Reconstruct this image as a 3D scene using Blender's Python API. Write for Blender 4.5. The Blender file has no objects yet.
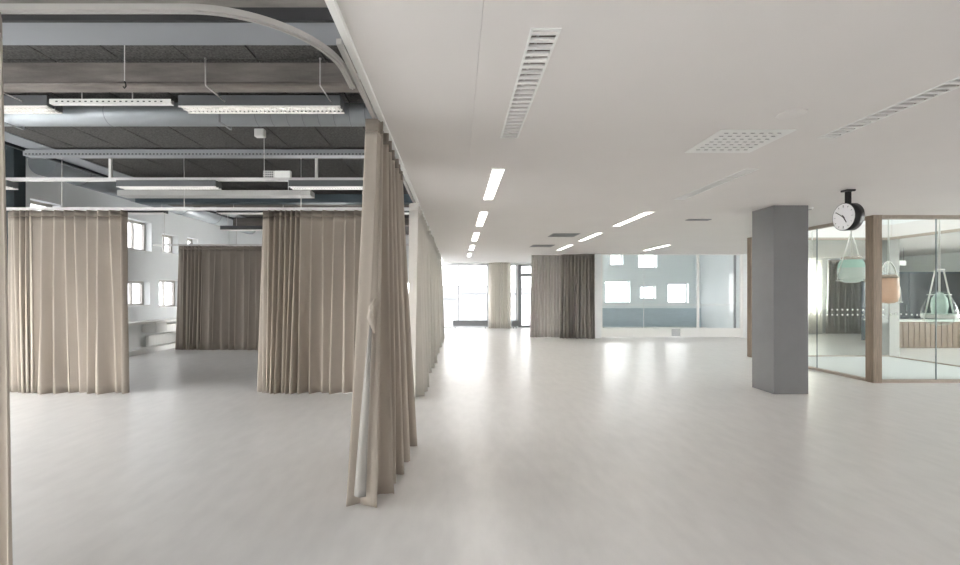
import bpy, bmesh, math, random
from mathutils import Vector, Matrix
random.seed(7)
PI = math.pi
C = bpy.context.scene.collection

# ------------------------------------------------------------------ helpers
def tag(o, label=None, cat=None, group=None, kind=None):
    if label: o['label'] = label
    if cat: o['category'] = cat
    if group: o['group'] = group
    if kind: o['kind'] = kind
    return o

def thing(name, label, cat, loc=(0, 0, 0), rz=0, group=None):
    o = bpy.data.objects.new(name, None)
    o.empty_display_size = 0.1
    C.objects.link(o)
    o.location = loc
    o.rotation_euler = (0, 0, rz)
    return tag(o, label, cat, group)

class MB:
    def __init__(s): s.v = []; s.f = []; s.sm = []
    def box(s, a, b):
        x0, y0, z0 = [min(p, q) for p, q in zip(a, b)]; x1, y1, z1 = [max(p, q) for p, q in zip(a, b)]
        n = len(s.v)
        s.v += [(x0,y0,z0),(x1,y0,z0),(x1,y1,z0),(x0,y1,z0),(x0,y0,z1),(x1,y0,z1),(x1,y1,z1),(x0,y1,z1)]
        for q in ((0,3,2,1),(4,5,6,7),(0,1,5,4),(1,2,6,5),(2,3,7,6),(3,0,4,7)):
            s.f.append(tuple(n+i for i in q)); s.sm.append(False)
        return s
    def quad(s, *p):
        n = len(s.v); s.v += [tuple(q) for q in p]; s.f.append(tuple(range(n, n+len(p)))); s.sm.append(False)
        return s
    def tube(s, pts, r, k=10, caps=True, smooth=True):
        pts = [Vector(p) for p in pts]
        rs = r if isinstance(r, (list, tuple)) else [r]*len(pts)
        n0 = len(s.v); N = len(pts)
        up = None
        for i, p in enumerate(pts):
            t = (pts[min(i+1, N-1)] - pts[max(i-1, 0)]).normalized()
            if up is None:
                up = Vector((0,0,1)) if abs(t.z) < .9 else Vector((1,0,0))
            a = t.cross(up).normalized(); b = a.cross(t).normalized()
            up = b
            for j in range(k):
                w = 2*PI*j/k
                s.v.append(tuple(p + (a*math.cos(w) + b*math.sin(w))*rs[i]))
        for i in range(N-1):
            for j in range(k):
                j2 = (j+1) % k
                s.f.append((n0+i*k+j, n0+i*k+j2, n0+(i+1)*k+j2, n0+(i+1)*k+j)); s.sm.append(smooth)
        if caps:
            s.f.append(tuple(n0+j for j in range(k-1, -1, -1))); s.sm.append(False)
            s.f.append(tuple(n0+(N-1)*k+j for j in range(k))); s.sm.append(False)
        return s
    def bar(s, p, q, w, h=None):
        """square bar from p to q"""
        h = h or w
        p, q = Vector(p), Vector(q); t = (q-p).normalized()
        up = Vector((0,0,1)) if abs(t.z) < .9 else Vector((0,1,0))
        a = t.cross(up).normalized()*w/2; b = a.cross(t).normalized()*h/2
        n = len(s.v)
        for c in (p, q):
            s.v += [tuple(c-a-b), tuple(c+a-b), tuple(c+a+b), tuple(c-a+b)]
        for f in ((3,2,1,0),(4,5,6,7),(0,1,5,4),(1,2,6,5),(2,3,7,6),(3,0,4,7)):
            s.f.append(tuple(n+i for i in f)); s.sm.append(False)
        return s
    def lathe(s, prof, c=(0,0,0), k=32, axis='z', closed=False):
        """prof: list of (r, h)"""
        n0 = len(s.v); N = len(prof)
        for r, h in prof:
            for j in range(k):
                w = 2*PI*j/k; x, y = r*math.cos(w), r*math.sin(w)
                if axis == 'z': p = (c[0]+x, c[1]+y, c[2]+h)
                elif axis == 'x': p = (c[0]+h, c[1]+x, c[2]+y)
                else: p = (c[0]+y, c[1]+h, c[2]+x)
                s.v.append(p)
        for i in range(N-1):
            for j in range(k):
                j2 = (j+1) % k
                s.f.append((n0+i*k+j, n0+i*k+j2, n0+(i+1)*k+j2, n0+(i+1)*k+j)); s.sm.append(True)
        return s
    def build(s, name, m, parent=None, loc=None, bevel=0, edge_split=True):
        me = bpy.data.meshes.new(name)
        me.from_pydata(s.v, [], s.f)
        me.materials.append(m)
        me.polygons.foreach_set('use_smooth', s.sm)
        bm = bmesh.new(); bm.from_mesh(me)
        bmesh.ops.remove_doubles(bm, verts=bm.verts, dist=1e-6)
        bmesh.ops.recalc_face_normals(bm, faces=bm.faces)
        bm.to_mesh(me); bm.free()
        me.update()
        o = bpy.data.objects.new(name, me)
        C.objects.link(o)
        if parent: o.parent = parent
        if loc: o.location = loc
        if bevel:
            md = o.modifiers.new('bev', 'BEVEL'); md.width = bevel; md.segments = 2; md.limit_method = 'ANGLE'
        return o

def struct(o): o['kind'] = 'structure'; return o
def box(name, a, b, m, parent=None, bevel=0): return MB().box(a, b).build(name, m, parent, bevel=bevel)

def dup(o, parent=None, loc=None):
    c = o.copy(); C.objects.link(c)
    c.parent = parent
    if loc is not None: c.location = loc
    for ch in list(o.children): dup(ch, c)
    return c

def holed_slab(name, m, axes, lo, hi, t0, t1, holes, parent=None):
    """A slab in the plane of two axes between lo and hi, from t0 (visible face) to t1 along the third axis, with rectangular holes."""
    ia, ib = axes; it = 3 - ia - ib
    us = sorted(set([lo[0], hi[0]] + [min(max(h[i], lo[0]), hi[0]) for h in holes for i in (0, 1)]))
    vs = sorted(set([lo[1], hi[1]] + [min(max(h[i], lo[1]), hi[1]) for h in holes for i in (2, 3)]))
    nu, nv = len(us)-1, len(vs)-1
    solid = [[True]*nv for _ in range(nu)]
    for i in range(nu):
        cu = (us[i]+us[i+1])/2
        for j in range(nv):
            cv = (vs[j]+vs[j+1])/2
            if any(h[0] < cu < h[1] and h[2] < cv < h[3] for h in holes): solid[i][j] = False
    b = MB()
    def P(u, v, t):
        p = [0, 0, 0]; p[ia] = u; p[ib] = v; p[it] = t; return tuple(p)
    for i in range(nu):
        for j in range(nv):
            if not solid[i][j]: continue
            u0, u1, v0, v1 = us[i], us[i+1], vs[j], vs[j+1]
            for t in (t0, t1): b.quad(P(u0,v0,t), P(u1,v0,t), P(u1,v1,t), P(u0,v1,t))
            if i == 0 or not solid[i-1][j]: b.quad(P(u0,v0,t0), P(u0,v1,t0), P(u0,v1,t1), P(u0,v0,t1))
            if i == nu-1 or not solid[i+1][j]: b.quad(P(u1,v0,t0), P(u1,v1,t0), P(u1,v1,t1), P(u1,v0,t1))
            if j == 0 or not solid[i][j-1]: b.quad(P(u0,v0,t0), P(u1,v0,t0), P(u1,v0,t1), P(u0,v0,t1))
            if j == nv-1 or not solid[i][j+1]: b.quad(P(u0,v1,t0), P(u1,v1,t0), P(u1,v1,t1), P(u0,v1,t1))
    return b.build(name, m, parent)

# ------------------------------------------------------------------ materials
def mat(name, col, rough=.6, metal=0, spec=.5, noise=None, bump=None, trans=0, emit=None, coord='Object', alpha=1):
    """noise = (scale, amount, detail, (sx,sy,sz)) mottles the colour; bump = (scale, strength)."""
    m = bpy.data.materials.new(name); m.use_nodes = True
    nt = m.node_tree; N = nt.nodes; L = nt.links
    p = N['Principled BSDF']; out = N['Material Output']
    p.inputs['Base Color'].default_value = (*col, 1)
    p.inputs['Roughness'].default_value = rough
    p.inputs['Metallic'].default_value = metal
    p.inputs['Specular IOR Level'].default_value = spec
    if noise or bump:
        tc = N.new('ShaderNodeTexCoord')
    if noise:
        sc, am, det, st = noise
        mp = N.new('ShaderNodeMapping'); mp.inputs['Scale'].default_value = st
        L.new(tc.outputs[coord], mp.inputs['Vector'])
        n = N.new('ShaderNodeTexNoise'); n.inputs['Scale'].default_value = sc; n.inputs['Detail'].default_value = det
        n.inputs['Roughness'].default_value = .62
        L.new(mp.outputs[0], n.inputs['Vector'])
        r = N.new('ShaderNodeValToRGB')
        r.color_ramp.elements[0].position = .3; r.color_ramp.elements[1].position = .7
        r.color_ramp.elements[0].color = (*[max(0, c*(1-am)) for c in col], 1)
        r.color_ramp.elements[1].color = (*[min(1, c*(1+am)) for c in col], 1)
        L.new(n.outputs['Fac'], r.inputs['Fac']); L.new(r.outputs['Color'], p.inputs['Base Color'])
    if bump:
        n2 = N.new('ShaderNodeTexNoise'); n2.inputs['Scale'].default_value = bump[0]; n2.inputs['Detail'].default_value = 4
        L.new(tc.outputs[coord], n2.inputs['Vector'])
        bp = N.new('ShaderNodeBump'); bp.inputs['Strength'].default_value = bump[1]; bp.inputs['Distance'].default_value = .01
        L.new(n2.outputs['Fac'], bp.inputs['Height']); L.new(bp.outputs['Normal'], p.inputs['Normal'])
    last = p.outputs[0]
    if trans:
        t = N.new('ShaderNodeBsdfTranslucent'); t.inputs['Color'].default_value = (*col, 1)
        mx = N.new('ShaderNodeMixShader'); mx.inputs[0].default_value = trans
        L.new(p.outputs[0], mx.inputs[1]); L.new(t.outputs[0], mx.inputs[2]); L.new(mx.outputs[0], out.inputs['Surface']); last = mx.outputs[0]
    if alpha < 1:
        ta = N.new('ShaderNodeBsdfTransparent'); m2 = N.new('ShaderNodeMixShader'); m2.inputs[0].default_value = alpha
        L.new(ta.outputs[0], m2.inputs[1]); L.new(last, m2.inputs[2]); L.new(m2.outputs[0], out.inputs['Surface'])
    if emit:
        p.inputs['Emission Color'].default_value = (*emit[0], 1); p.inputs['Emission Strength'].default_value = emit[1]
    return m

def glass(name, tint=(1, 1, 1), refl=1.0, ior=1.45):
    m = bpy.data.materials.new(name); m.use_nodes = True
    nt = m.node_tree; N = nt.nodes; L = nt.links; N.clear()
    out = N.new('ShaderNodeOutputMaterial')
    t = N.new('ShaderNodeBsdfTransparent'); t.inputs[0].default_value = (*tint, 1)
    g = N.new('ShaderNodeBsdfGlossy'); g.inputs['Roughness'].default_value = .02; g.inputs[0].default_value = (refl, refl, refl, 1)
    f = N.new('ShaderNodeFresnel'); f.inputs[0].default_value = ior
    mx = N.new('ShaderNodeMixShader')
    ge = N.new('ShaderNodeNewGeometry'); inv = N.new('ShaderNodeMath'); inv.operation = 'SUBTRACT'; inv.inputs[0].default_value = 1
    mu = N.new('ShaderNodeMath'); mu.operation = 'MULTIPLY'
    L.new(ge.outputs['Backfacing'], inv.inputs[1]); L.new(inv.outputs[0], mu.inputs[0]); L.new(f.outputs[0], mu.inputs[1])
    L.new(mu.outputs[0], mx.inputs[0]); L.new(t.outputs[0], mx.inputs[1]); L.new(g.outputs[0], mx.inputs[2])
    L.new(mx.outputs[0], out.inputs['Surface'])
    return m

M = {}
M['ceil'] = mat('ceiling_board', (.745, .717, .697), .7, noise=(1.2, .012, 2, (1, 1, 1)))
M['white'] = mat('white_paint', (.80, .81, .81), .55)
M['whitewall'] = mat('white_wall_paint', (.80, .82, .825), .7, noise=(2, .015, 3, (1, 1, 1)))
M['hallwall'] = mat('pale_blue_paint', (.85, .89, .89), .6)
M['dado'] = mat('blue_grey_dado', (.52, .60, .645), .4, noise=(3, .06, 3, (1, 1, 6)))
M['lacquer'] = mat('white_lacquer', (.82, .82, .80), .35)
M['rail'] = mat('rail_paint', (.62, .61, .60), .4)
M['greyrail'] = mat('grey_rail_paint', (.36, .345, .325), .5)
M['woodwool'] = mat('wood_wool_board', (.085, .083, .08), .95, spec=.1, noise=(55, .55, 6, (1, 1, 1)), bump=(70, .6))
M['concrete'] = mat('raw_concrete', (.22, .20, .185), .85, spec=.2, noise=(5, .28, 6, (.35, 1, 2.2)), bump=(30, .25))
M['duct'] = mat('galvanised_duct', (.34, .37, .39), .38, metal=.3, noise=(2, .05, 2, (1, 1, 1)))
M['flatduct'] = mat('duct_paint', (.25, .265, .285), .5)
M['housing'] = mat('lamp_housing', (.10, .105, .11), .5)
M['tealbeam'] = mat('dark_teal_paint', (.075, .105, .125), .5)
M['darkcol'] = mat('dark_column_paint', (.022, .034, .04), .6)
M['column'] = mat('grey_column_paint', (.19, .192, .197), .22, spec=1.0, noise=(4, .03, 3, (1, 1, 1)))
M['black'] = mat('black_metal', (.008, .008, .009), .35)
M['dark'] = mat('dark_gap', (.03, .03, .032), .8)
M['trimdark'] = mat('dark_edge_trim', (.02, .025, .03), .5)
M['grey'] = mat('grey_metal', (.24, .25, .26), .45)
M['midgrey'] = mat('mid_grey_metal', (.22, .235, .245), .5)
M['fabric'] = mat('beige_curtain_wool', (.45, .40, .345), .9, spec=.15, noise=(3, .05, 4, (1, 1, .3)), bump=(400, .15), trans=.14)
M['greyfabric'] = mat('grey_curtain_wool', (.46, .435, .395), .9, spec=.15, noise=(3, .06, 4, (1, 1, .3)), trans=.12)
M['litfabric'] = mat('window_lit_curtain_wool', (.63, .60, .555), .9, spec=.15, noise=(3, .04, 4, (1, 1, .3)), trans=.3)  # curtain wool made paler, window light from behind put into the colour
M['lining'] = mat('pale_lining', (.31, .295, .275), .9, spec=.15, trans=.05)
M['header_band'] = mat('header_shade_band', (.24, .21, .18), .9, spec=.1)  # top band of beige curtains, shade below the rail put into the colour
M['sheer'] = mat('cream_sheer', (.92, .90, .86), .9, spec=.1, trans=.65)
M['winframe'] = mat('beige_window_frame', (.55, .52, .49), .5)
M['oak'] = mat('oak_board', (.285, .225, .17), .55, noise=(7, .22, 6, (9, 9, .6)))
M['oakpale'] = mat('pale_oak_board', (.40, .345, .29), .55, noise=(7, .12, 6, (9, 9, .6)))
M['walnut'] = mat('brown_wood_board', (.17, .115, .075), .5, noise=(6, .3, 6, (8, 8, .5)))
M['glass'] = glass('window_glass', (.985, .99, .99), .9)
M['hallwindow'] = glass('hall_window_glass', (.58, .585, .59), .9)
M['tintglass'] = glass('solar_glass', (.46, .465, .47), .9)
M['farglass'] = glass('far_solar_glass', (.44, .443, .446), .9)
M['skyglass'] = glass('frosted_skylight', (.36, .367, .367), .5)
M['partglass'] = glass('partition_glass', (.95, .972, .965), .5)
M['hallglass'] = glass('hall_glass', (.97, .985, .985), .7)
M['clearglass'] = glass('clear_glass', (.86, .92, .90), .9)
M['green'] = mat('green_glass', (.50, .72, .63), .12, trans=.45, alpha=.7)
M['palegreen'] = mat('pale_green_glass', (.74, .80, .75), .12, trans=.45, alpha=.6)
M['peach'] = mat('peach_glass', (.80, .56, .42), .15, trans=.45, alpha=.75)
M['pendantframe'] = mat('pendant_frame_paint', (.80, .80, .76), .4)
M['joint'] = mat('glass_joint', (.20, .25, .26), .4)
M['lampon'] = mat('lamp_diffuser_lit', (.9, .9, .9), .5, emit=((1, .985, .96), 10.0))
M['lampleft'] = mat('lamp_tube_lit', (.9, .9, .9), .5, emit=((1, .97, .92), .9))
M['louvre'] = mat('louvre_blade', (.80, .79, .77), .35)
M['shaded_reflector'] = mat('shaded_lamp_reflector', (.30, .26, .235), .5)  # reflector of unlit lamps, dimness inside put into the colour
M['dial'] = mat('clock_dial', (.88, .88, .90), .35)
M['boardwhite'] = mat('white_board', (.70, .70, .68), .6)
M['paper'] = mat('white_paper', (.86, .86, .84), .7)
M['asphalt'] = mat('pale_ground', (.45, .46, .47), .9, noise=(.05, .1, 3, (1, 1, 1)))
M['facadea'] = mat('pale_facade', (.58, .59, .60), .8)
M['facadeb'] = mat('cream_facade', (.52, .50, .47), .8)
M['pane_far'] = mat('far_window_pane', (.42, .45, .48), .2)

def floor_mat():
    m = bpy.data.materials.new('polished_concrete'); m.use_nodes = True
    nt = m.node_tree; N = nt.nodes; L = nt.links; p = N['Principled BSDF']
    tc = N.new('ShaderNodeTexCoord')
    a = N.new('ShaderNodeTexNoise'); a.inputs['Scale'].default_value = .55; a.inputs['Detail'].default_value = 3.5; a.inputs['Roughness'].default_value = .62
    b = N.new('ShaderNodeTexNoise'); b.inputs['Scale'].default_value = 6; b.inputs['Detail'].default_value = 2; b.inputs['Roughness'].default_value = .5
    L.new(tc.outputs['Object'], a.inputs['Vector']); L.new(tc.outputs['Object'], b.inputs['Vector'])
    mx = N.new('ShaderNodeMath'); mx.operation = 'MULTIPLY_ADD'; mx.inputs[1].default_value = .12
    L.new(b.outputs['Fac'], mx.inputs[0]); 
    m2 = N.new('ShaderNodeMath'); m2.operation = 'MULTIPLY'; m2.inputs[1].default_value = .88
    L.new(a.outputs['Fac'], m2.inputs[0]); L.new(m2.outputs[0], mx.inputs[2])
    r = N.new('ShaderNodeValToRGB')
    e = r.color_ramp.elements
    e[0].position = .25; e[0].color = (.665, .655, .645, 1)
    e[1].position = .75; e[1].color = (.715, .705, .695, 1)
    L.new(mx.outputs[0], r.inputs['Fac']); L.new(r.outputs['Color'], p.inputs['Base Color'])
    c2 = N.new('ShaderNodeTexNoise'); c2.inputs['Scale'].default_value = 9; c2.inputs['Detail'].default_value = 6
    mp = N.new('ShaderNodeMapping'); mp.inputs['Scale'].default_value = (1, .35, 1)
    L.new(tc.outputs['Object'], mp.inputs['Vector']); L.new(mp.outputs[0], c2.inputs['Vector'])
    mr = N.new('ShaderNodeMapRange'); mr.inputs[1].default_value = .3; mr.inputs[2].default_value = .7; mr.inputs[3].default_value = .95; mr.inputs[4].default_value = 1.04
    L.new(c2.outputs['Fac'], mr.inputs[0])
    mm = N.new('ShaderNodeVectorMath'); mm.operation = 'SCALE'
    L.new(r.outputs['Color'], mm.inputs[0]); L.new(mr.outputs[0], mm.inputs['Scale']); L.new(mm.outputs[0], p.inputs['Base Color'])
    p.inputs['Roughness'].default_value = .31
    p.inputs['Specular IOR Level'].default_value = .5
    return m
M['floor'] = floor_mat()
M['wellfloor'] = mat('light_well_floor', (.62, .64, .635), .6)

# ------------------------------------------------------------------ camera (17 mm lens, level, slightly shifted)
cam = bpy.data.cameras.new('camera'); co = bpy.data.objects.new('camera', cam); C.objects.link(co)
cam.sensor_width = 36; cam.lens = 455/960*36
co.location = (0, 0, 1.5); co.rotation_euler = (PI/2, 0, 0)
cam.shift_x = 23.5/960; cam.shift_y = 10.5/960
cam.clip_end = 600
bpy.context.scene.camera = co

# ------------------------------------------------------------------ setting
H = 2.8
struct(box('floor', (-8.3, -4.3, -.3), (16.3, 20.9, 0), M['floor']))
LX = [.44, 3.095, 5.75]                       # luminaire rows
LY = [2.24 + 2.52*i for i in range(6)]
LW, LL = .135, 1.56
lights = []
for r, x in enumerate(LX):
    for i, y in enumerate(LY):
        if r == 2 and i not in (0, 4): continue
        if r >= 1 and i == 5: continue
        lights.append((r, i, x, y))
diffs = [(2.4, 3.9), (2.4, 10.2), (2.36, 12.55), (4.28, 8.05)]
holes = [(x-LW/2, x+LW/2, y, y+LL) for r, i, x, y in lights]
holes += [(.1195, .1215, -4, 4.45)]
holes += [(7.06, 10.2, 7.74, 10.66), (4.6, 10.87, 15.25, 25), (4.6, 17, 17.2, 25)]
for x, y in diffs[:3]: holes.append((x-.285, x+.285, y-.28, y+.28))
struct(holed_slab('ceiling', M['ceil'], (0, 1), (-.55, -4.3), (16.3, 20), H, H+.3, holes))
struct(box('trim_1', (-.575, -4.3, 2.775), (-.535, 16, 2.86), M['lacquer']))             # edge profile of the white ceiling
struct(box('wall_bulkhead', (-.56, -4.3, 2.86), (-.50, 16, 4.5), M['ceil']))
# dark acoustic ceiling of the curtained hall: boards with real joints
bj = []
x = -6.09
joints = [(-3.55 + .6*k - .007, -3.55 + .6*k + .007, -4.3, 16) for k in range(-4, 6)]
joints += [(-6.09, -.5, yy-.006, yy+.006) for yy in (1.6, 4.0, 6.4, 8.8, 11.2, 13.6)]
struct(holed_slab('ceiling', M['woodwool'], (0, 1), (-5.72, -4.3), (-.5, 16), 3.55, 3.575, joints))
struct(box('ceiling', (-6.09, -4.3, 3.575), (-.5, 16, 4.5), M['dark']))
struct(box('trim_2', (-6.07, -4.3, 3.54), (-5.72, 16, 3.575), M['flatduct']))              # pale edge strip
struct(box('trim_3', (-6.12, -4.3, 3.50), (-6.07, 16, 3.60), M['trimdark']))
struct(box('ceiling', (-8.3, -4.3, 4.2), (-6.09, 16.3, 4.5), M['whitewall']))
# left wall with square windows of different sizes; tall unseen ones added for daylight
WL = [(8.54, 9.2, 2.45, 3.28), (11.05, 11.95, 2.57, 3.33), (12.36, 13.07, 2.60, 3.13), (13.5, 14.08, 2.68, 3.16),
      (11.0, 11.88, 1.17, 1.80), (12.24, 13.2, 1.10, 1.86), (-3.9, -1.3, .3, 2.3), (-1.1, 1.6, .3, 2.3), (1.8, 4.4, .3, 2.3), (4.8, 6.2, .6, 2.2), (9.5, 10.9, .3, 2.7), (14.35, 15.9, .3, 2.9)]
struct(holed_slab('wall_left', M['whitewall'], (1, 2), (-4.3, 0), (16.3, 4.5), -8.0, -8.3, WL))
WB_added = [(-7.0, -5.2, .5, 1.9), (-4.4, -2.8, .5, 1.9), (-2.3, -.9, .5, 1.9)]  # unseen windows behind the curtains, added for daylight
struct(holed_slab('wall_back', M['whitewall'], (0, 2), (-8.0, 0), (-.70, 4.5), 16.0, 16.3, WB_added))
struct(box('wall_side', (-.86, 16.3, 0), (-.70, 19.5, 2.8), M['whitewall']))
FW = [(-.68, 1.36, .02, 2.72), (2.32, 2.60, .02, 2.72), (2.64, 3.6, .02, 2.72), (3.7, 4.25, .02, 2.72)]  # last opening is hidden by the far curtain, added for daylight
struct(holed_slab('wall_far', M['whitewall'], (0, 2), (-.86, 0), (4.9, 3.1), 19.5, 19.75, FW))
# far hall
HW = [(6.63, 7.75, 1.05, 2.03), (8.19, 8.90, 1.23, 1.81), (9.44, 10.36, 1.05, 1.92), (6.87, 7.43, 2.74, 3.25), (8.12, 8.95, 2.62, 3.35)]
struct(holed_slab('wall_hall', M['hallwall'], (0, 2), (4.6, 0), (10.87, 3.8), 20.3, 20.6, HW))
HL_added = [(15.6, 17.5, .2, 3.4), (17.8, 20.0, .2, 3.4)]  # unseen side windows, put in to brighten the hall
struct(holed_slab('wall_hall_left', M['hallwall'], (1, 2), (15.25, 0), (20.6, 3.8), 4.6, 4.3, HL_added))
struct(box('wall_hall_right', (10.87, 15.2, 0), (11.1, 20.6, 3.8), M['whitewall']))
struct(box('wall_lintel', (4.3, 15.2, 2.8), (11.1, 15.3, 3.8), M['whitewall']))
struct(box('ceiling', (4.3, 15.25, 3.65), (11.1, 20.6, 3.85), M['whitewall']))
struct(box('trim_4', (4.6, 20.24, 0), (10.87, 20.3, .82), M['dado']))
struct(box('wall_pier', (4.57, 15.16, 0), (4.83, 15.36, 2.8), M['whitewall']))
# right end
CWN = [(12.2, 13.65, .85, 2.6)]
struct(holed_slab('wall_corridor', M['whitewall'], (0, 2), (11.1, 0), (16.3, 2.9), 17.0, 17.25, CWN))
RW_added = [(3.2, 4.7, .3, 2.7), (5.0, 7.5, .3, 2.7), (7.8, 10.3, .3, 2.7)]  # out-of-view windows, added to bring daylight from the right
struct(holed_slab('wall_right', M['whitewall'], (1, 2), (-4.3, 0), (17.25, 3.1), 16.0, 16.3, RW_added))
BW_added = [(-7.6, -5.6, .4, 1.9), (-3.6, -1.4, .4, 1.9)]  # windows behind the camera, added as a daylight source
struct(holed_slab('wall_rear', M['whitewall'], (0, 2), (-8.3, 0), (16.3, 4.5), -4.0, -4.3, BW_added))
# light well shaft above the glazed court
for a, b in (((6.94, 7.62, 3.1), (7.06, 10.78, 3.9)), ((10.2, 7.62, 3.1), (10.32, 10.78, 3.9)), ((7.06, 7.62, 3.1), (10.2, 7.74, 3.9)), ((7.06, 10.66, 3.1), (10.2, 10.78, 3.9))):
    struct(box('wall_shaft', a, b, M['white']))
struct(box('floor', (7.06, 7.62, 0), (10.14, 10.68, .012), M['wellfloor']))

# columns
struct(box('column', (4.70, 6.74, 0), (5.215, 7.24, H), M['column'], bevel=.006))
struct(box('column', (-7.32, 7.25, 0), (-7.05, 7.45, 4.2), M['darkcol'], bevel=.006))
struct(box('column', (10.18, 10.70, 0), (10.42, 10.94, H), mat('grey_beige_paint', (.42, .405, .385), .6), bevel=.004))

# windows --------------------------------------------------------------
wn = [0]
def window(axis, t, d, u0, u1, z0, z1, fr=M['white'], mull=None, w=.05, gm=None, sill=True):
    """glazed window set in a hole; axis 'x' = plane x=t (u is y), 'y' = plane y=t (u is x); d = depth direction outwards"""
    wn[0] += 1
    root = bpy.data.objects.new('window_%d' % wn[0], None); C.objects.link(root); root['kind'] = 'structure'
    def P(u, v, z): return (v, u, z) if axis == 'x' else (u, v, z)
    a, b = t + d*.17, t + d*.23
    f = MB()
    for p, q in (((u0, a, z0), (u1, b, z0+w)), ((u0, a, z1-w), (u1, b, z1)), ((u0, a, z0+w), (u0+w, b, z1-w)), ((u1-w, a, z0+w), (u1, b, z1-w))):
        f.box(P(*p), P(*q))
    f.build('window_frame', fr, root)
    if mull:
        for mu in (mull if isinstance(mull, (list, tuple)) else [mull]):
            MB().box(P(mu-w/2, a, z0+w), P(mu+w/2, b, z1-w)).build('mullion', fr, root)
    MB().box(P(u0+w, t+d*.195, z0+w), P(u1-w, t+d*.203, z1-w)).build('pane', gm or M['glass'], root)
    if sill:
        MB().box(P(u0, t-d*.02, z0-.001), P(u1, a, z0+.012)).build('window_sill', M['white'], root)
    return root
for i, (y0, y1, z0, z1) in enumerate(WL): window('x', -8.0, -1, y0, y1, z0, z1, mull=(y0+y1)/2 if i else None, w=.06, fr=M['winframe'], gm=M['glass'] if 5 < i < 10 else M['tintglass'])
window('y', 19.5, 1, *FW[0], mull=[.09], w=.035, fr=M['grey'], gm=M['farglass'])
window('y', 19.5, 1, *FW[1], w=.035, fr=M['grey'], gm=M['farglass'])
for h in HW: window('y', 20.3, 1, *h, w=.04, gm=M['hallwindow'])
for h in HL_added: window('x', 4.6, -1, *h, w=.05, mull=(h[0]+h[1])/2, sill=False)
for h in WB_added: window('y', 16.0, 1, *h, w=.05, mull=(h[0]+h[1])/2)
for h in CWN: window('y', 17.0, 1, *h, w=.05, mull=12.95)
for h in RW_added: window('x', 16.0, 1, *h, mull=(h[0]+h[1])/2)
for h in BW_added: window('y', -4.0, -1, *h, mull=(h[0]+h[1])/2)
# skylight of the court
sk = bpy.data.objects.new('window_skylight', None); C.objects.link(sk); sk['kind'] = 'structure'
f = MB()
for x in (6.86, 8.0, 9.1, 10.26): f.box((x, 7.54, 3.9), (x+.06, 10.86, 3.97))
f.build('skylight_frame', M['white'], sk)
box('pane', (6.86, 7.54, 3.97), (10.32, 10.86, 3.985), M['skyglass'], sk)
# glazed balcony door at the far end
dr = bpy.data.objects.new('door_1', None); C.objects.link(dr); dr['kind'] = 'structure'
f = MB()
x0, x1 = 2.64, 3.6
for a, b in (((x0, 19.62, .02), (x0+.16, 19.72, 2.72)), ((x1-.1, 19.62, .02), (x1, 19.72, 2.72)), ((x0+.16, 19.62, 2.22), (x1-.1, 19.72, 2.34)), ((x0+.16, 19.62, .02), (x1-.1, 19.72, .10)), ((x0+.16, 19.62, 2.66), (x1-.1, 19.72, 2.72))):
    f.box(a, b)
f.build('door_frame', M['grey'], dr)
box('pane', (x0+.16, 19.66, .10), (x1-.1, 19.668, 2.22), M['farglass'], dr)
box('pane', (x0+.16, 19.66, 2.34), (x1-.1, 19.668, 2.66), M['farglass'], dr)
MB().tube([(2.76, 19.60, 1.0), (2.76, 19.60, 1.12)], .012).box((2.75, 19.60, 1.03), (2.77, 19.625, 1.05)).build('door_handle', M['grey'], dr)

# far hall glazing --------------------------------------------------------------
wn[0] += 1
g = bpy.data.objects.new('window_%d' % wn[0], None); C.objects.link(g); g['kind'] = 'structure'
f = MB()
f.box((4.83, 15.18, .03), (9.55, 15.24, .055)).box((4.83, 15.18, 2.765), (9.55, 15.24, 2.8)).box((9.47, 15.18, .055), (9.55, 15.24, 2.765)).box((4.83, 15.18, .055), (4.87, 15.24, 2.765))
f.box((4.83, 15.18, .30), (9.55, 15.24, .33))
f.build('window_frame', M['lacquer'], g)
box('mullion', (8.03, 15.18, .33), (8.10, 15.24, 2.765), M['lacquer'], g)
box('mullion', (9.28, 15.18, .33), (9.33, 15.24, 2.765), M['grey'], g)
box('pane', (4.87, 15.205, .33), (8.03, 15.215, 2.765), M['hallglass'], g)
box('pane', (8.10, 15.205, .33), (9.28, 15.215, 2.765), M['hallglass'], g)
box('base_panel', (4.87, 15.19, .055), (7.18, 15.23, .30), M['lacquer'], g)
box('base_panel', (7.47, 15.19, .055), (9.47, 15.23, .30), M['lacquer'], g)
b = MB()
for k in range(7): b.box((7.18, 15.195, .07+.034*k), (7.47, 15.225, .085+.034*k))
b.build('air_grille', M['grey'], g)
b = MB()
for k in range(62): b.box((4.92+.07*k, 15.2, 1.085), (4.955+.07*k, 15.205, 1.125))
b.build('manifestation_dots', M['paper'], g)
struct(box('wall_infill', (9.55, 15.16, 0), (10.87, 15.36, 2.8), M['whitewall']))
for k, x in enumerate((6.25,)): box('mullion', (x, 15.2, .33), (x+.012, 15.22, 2.765), M['lacquer'], g)

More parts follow.
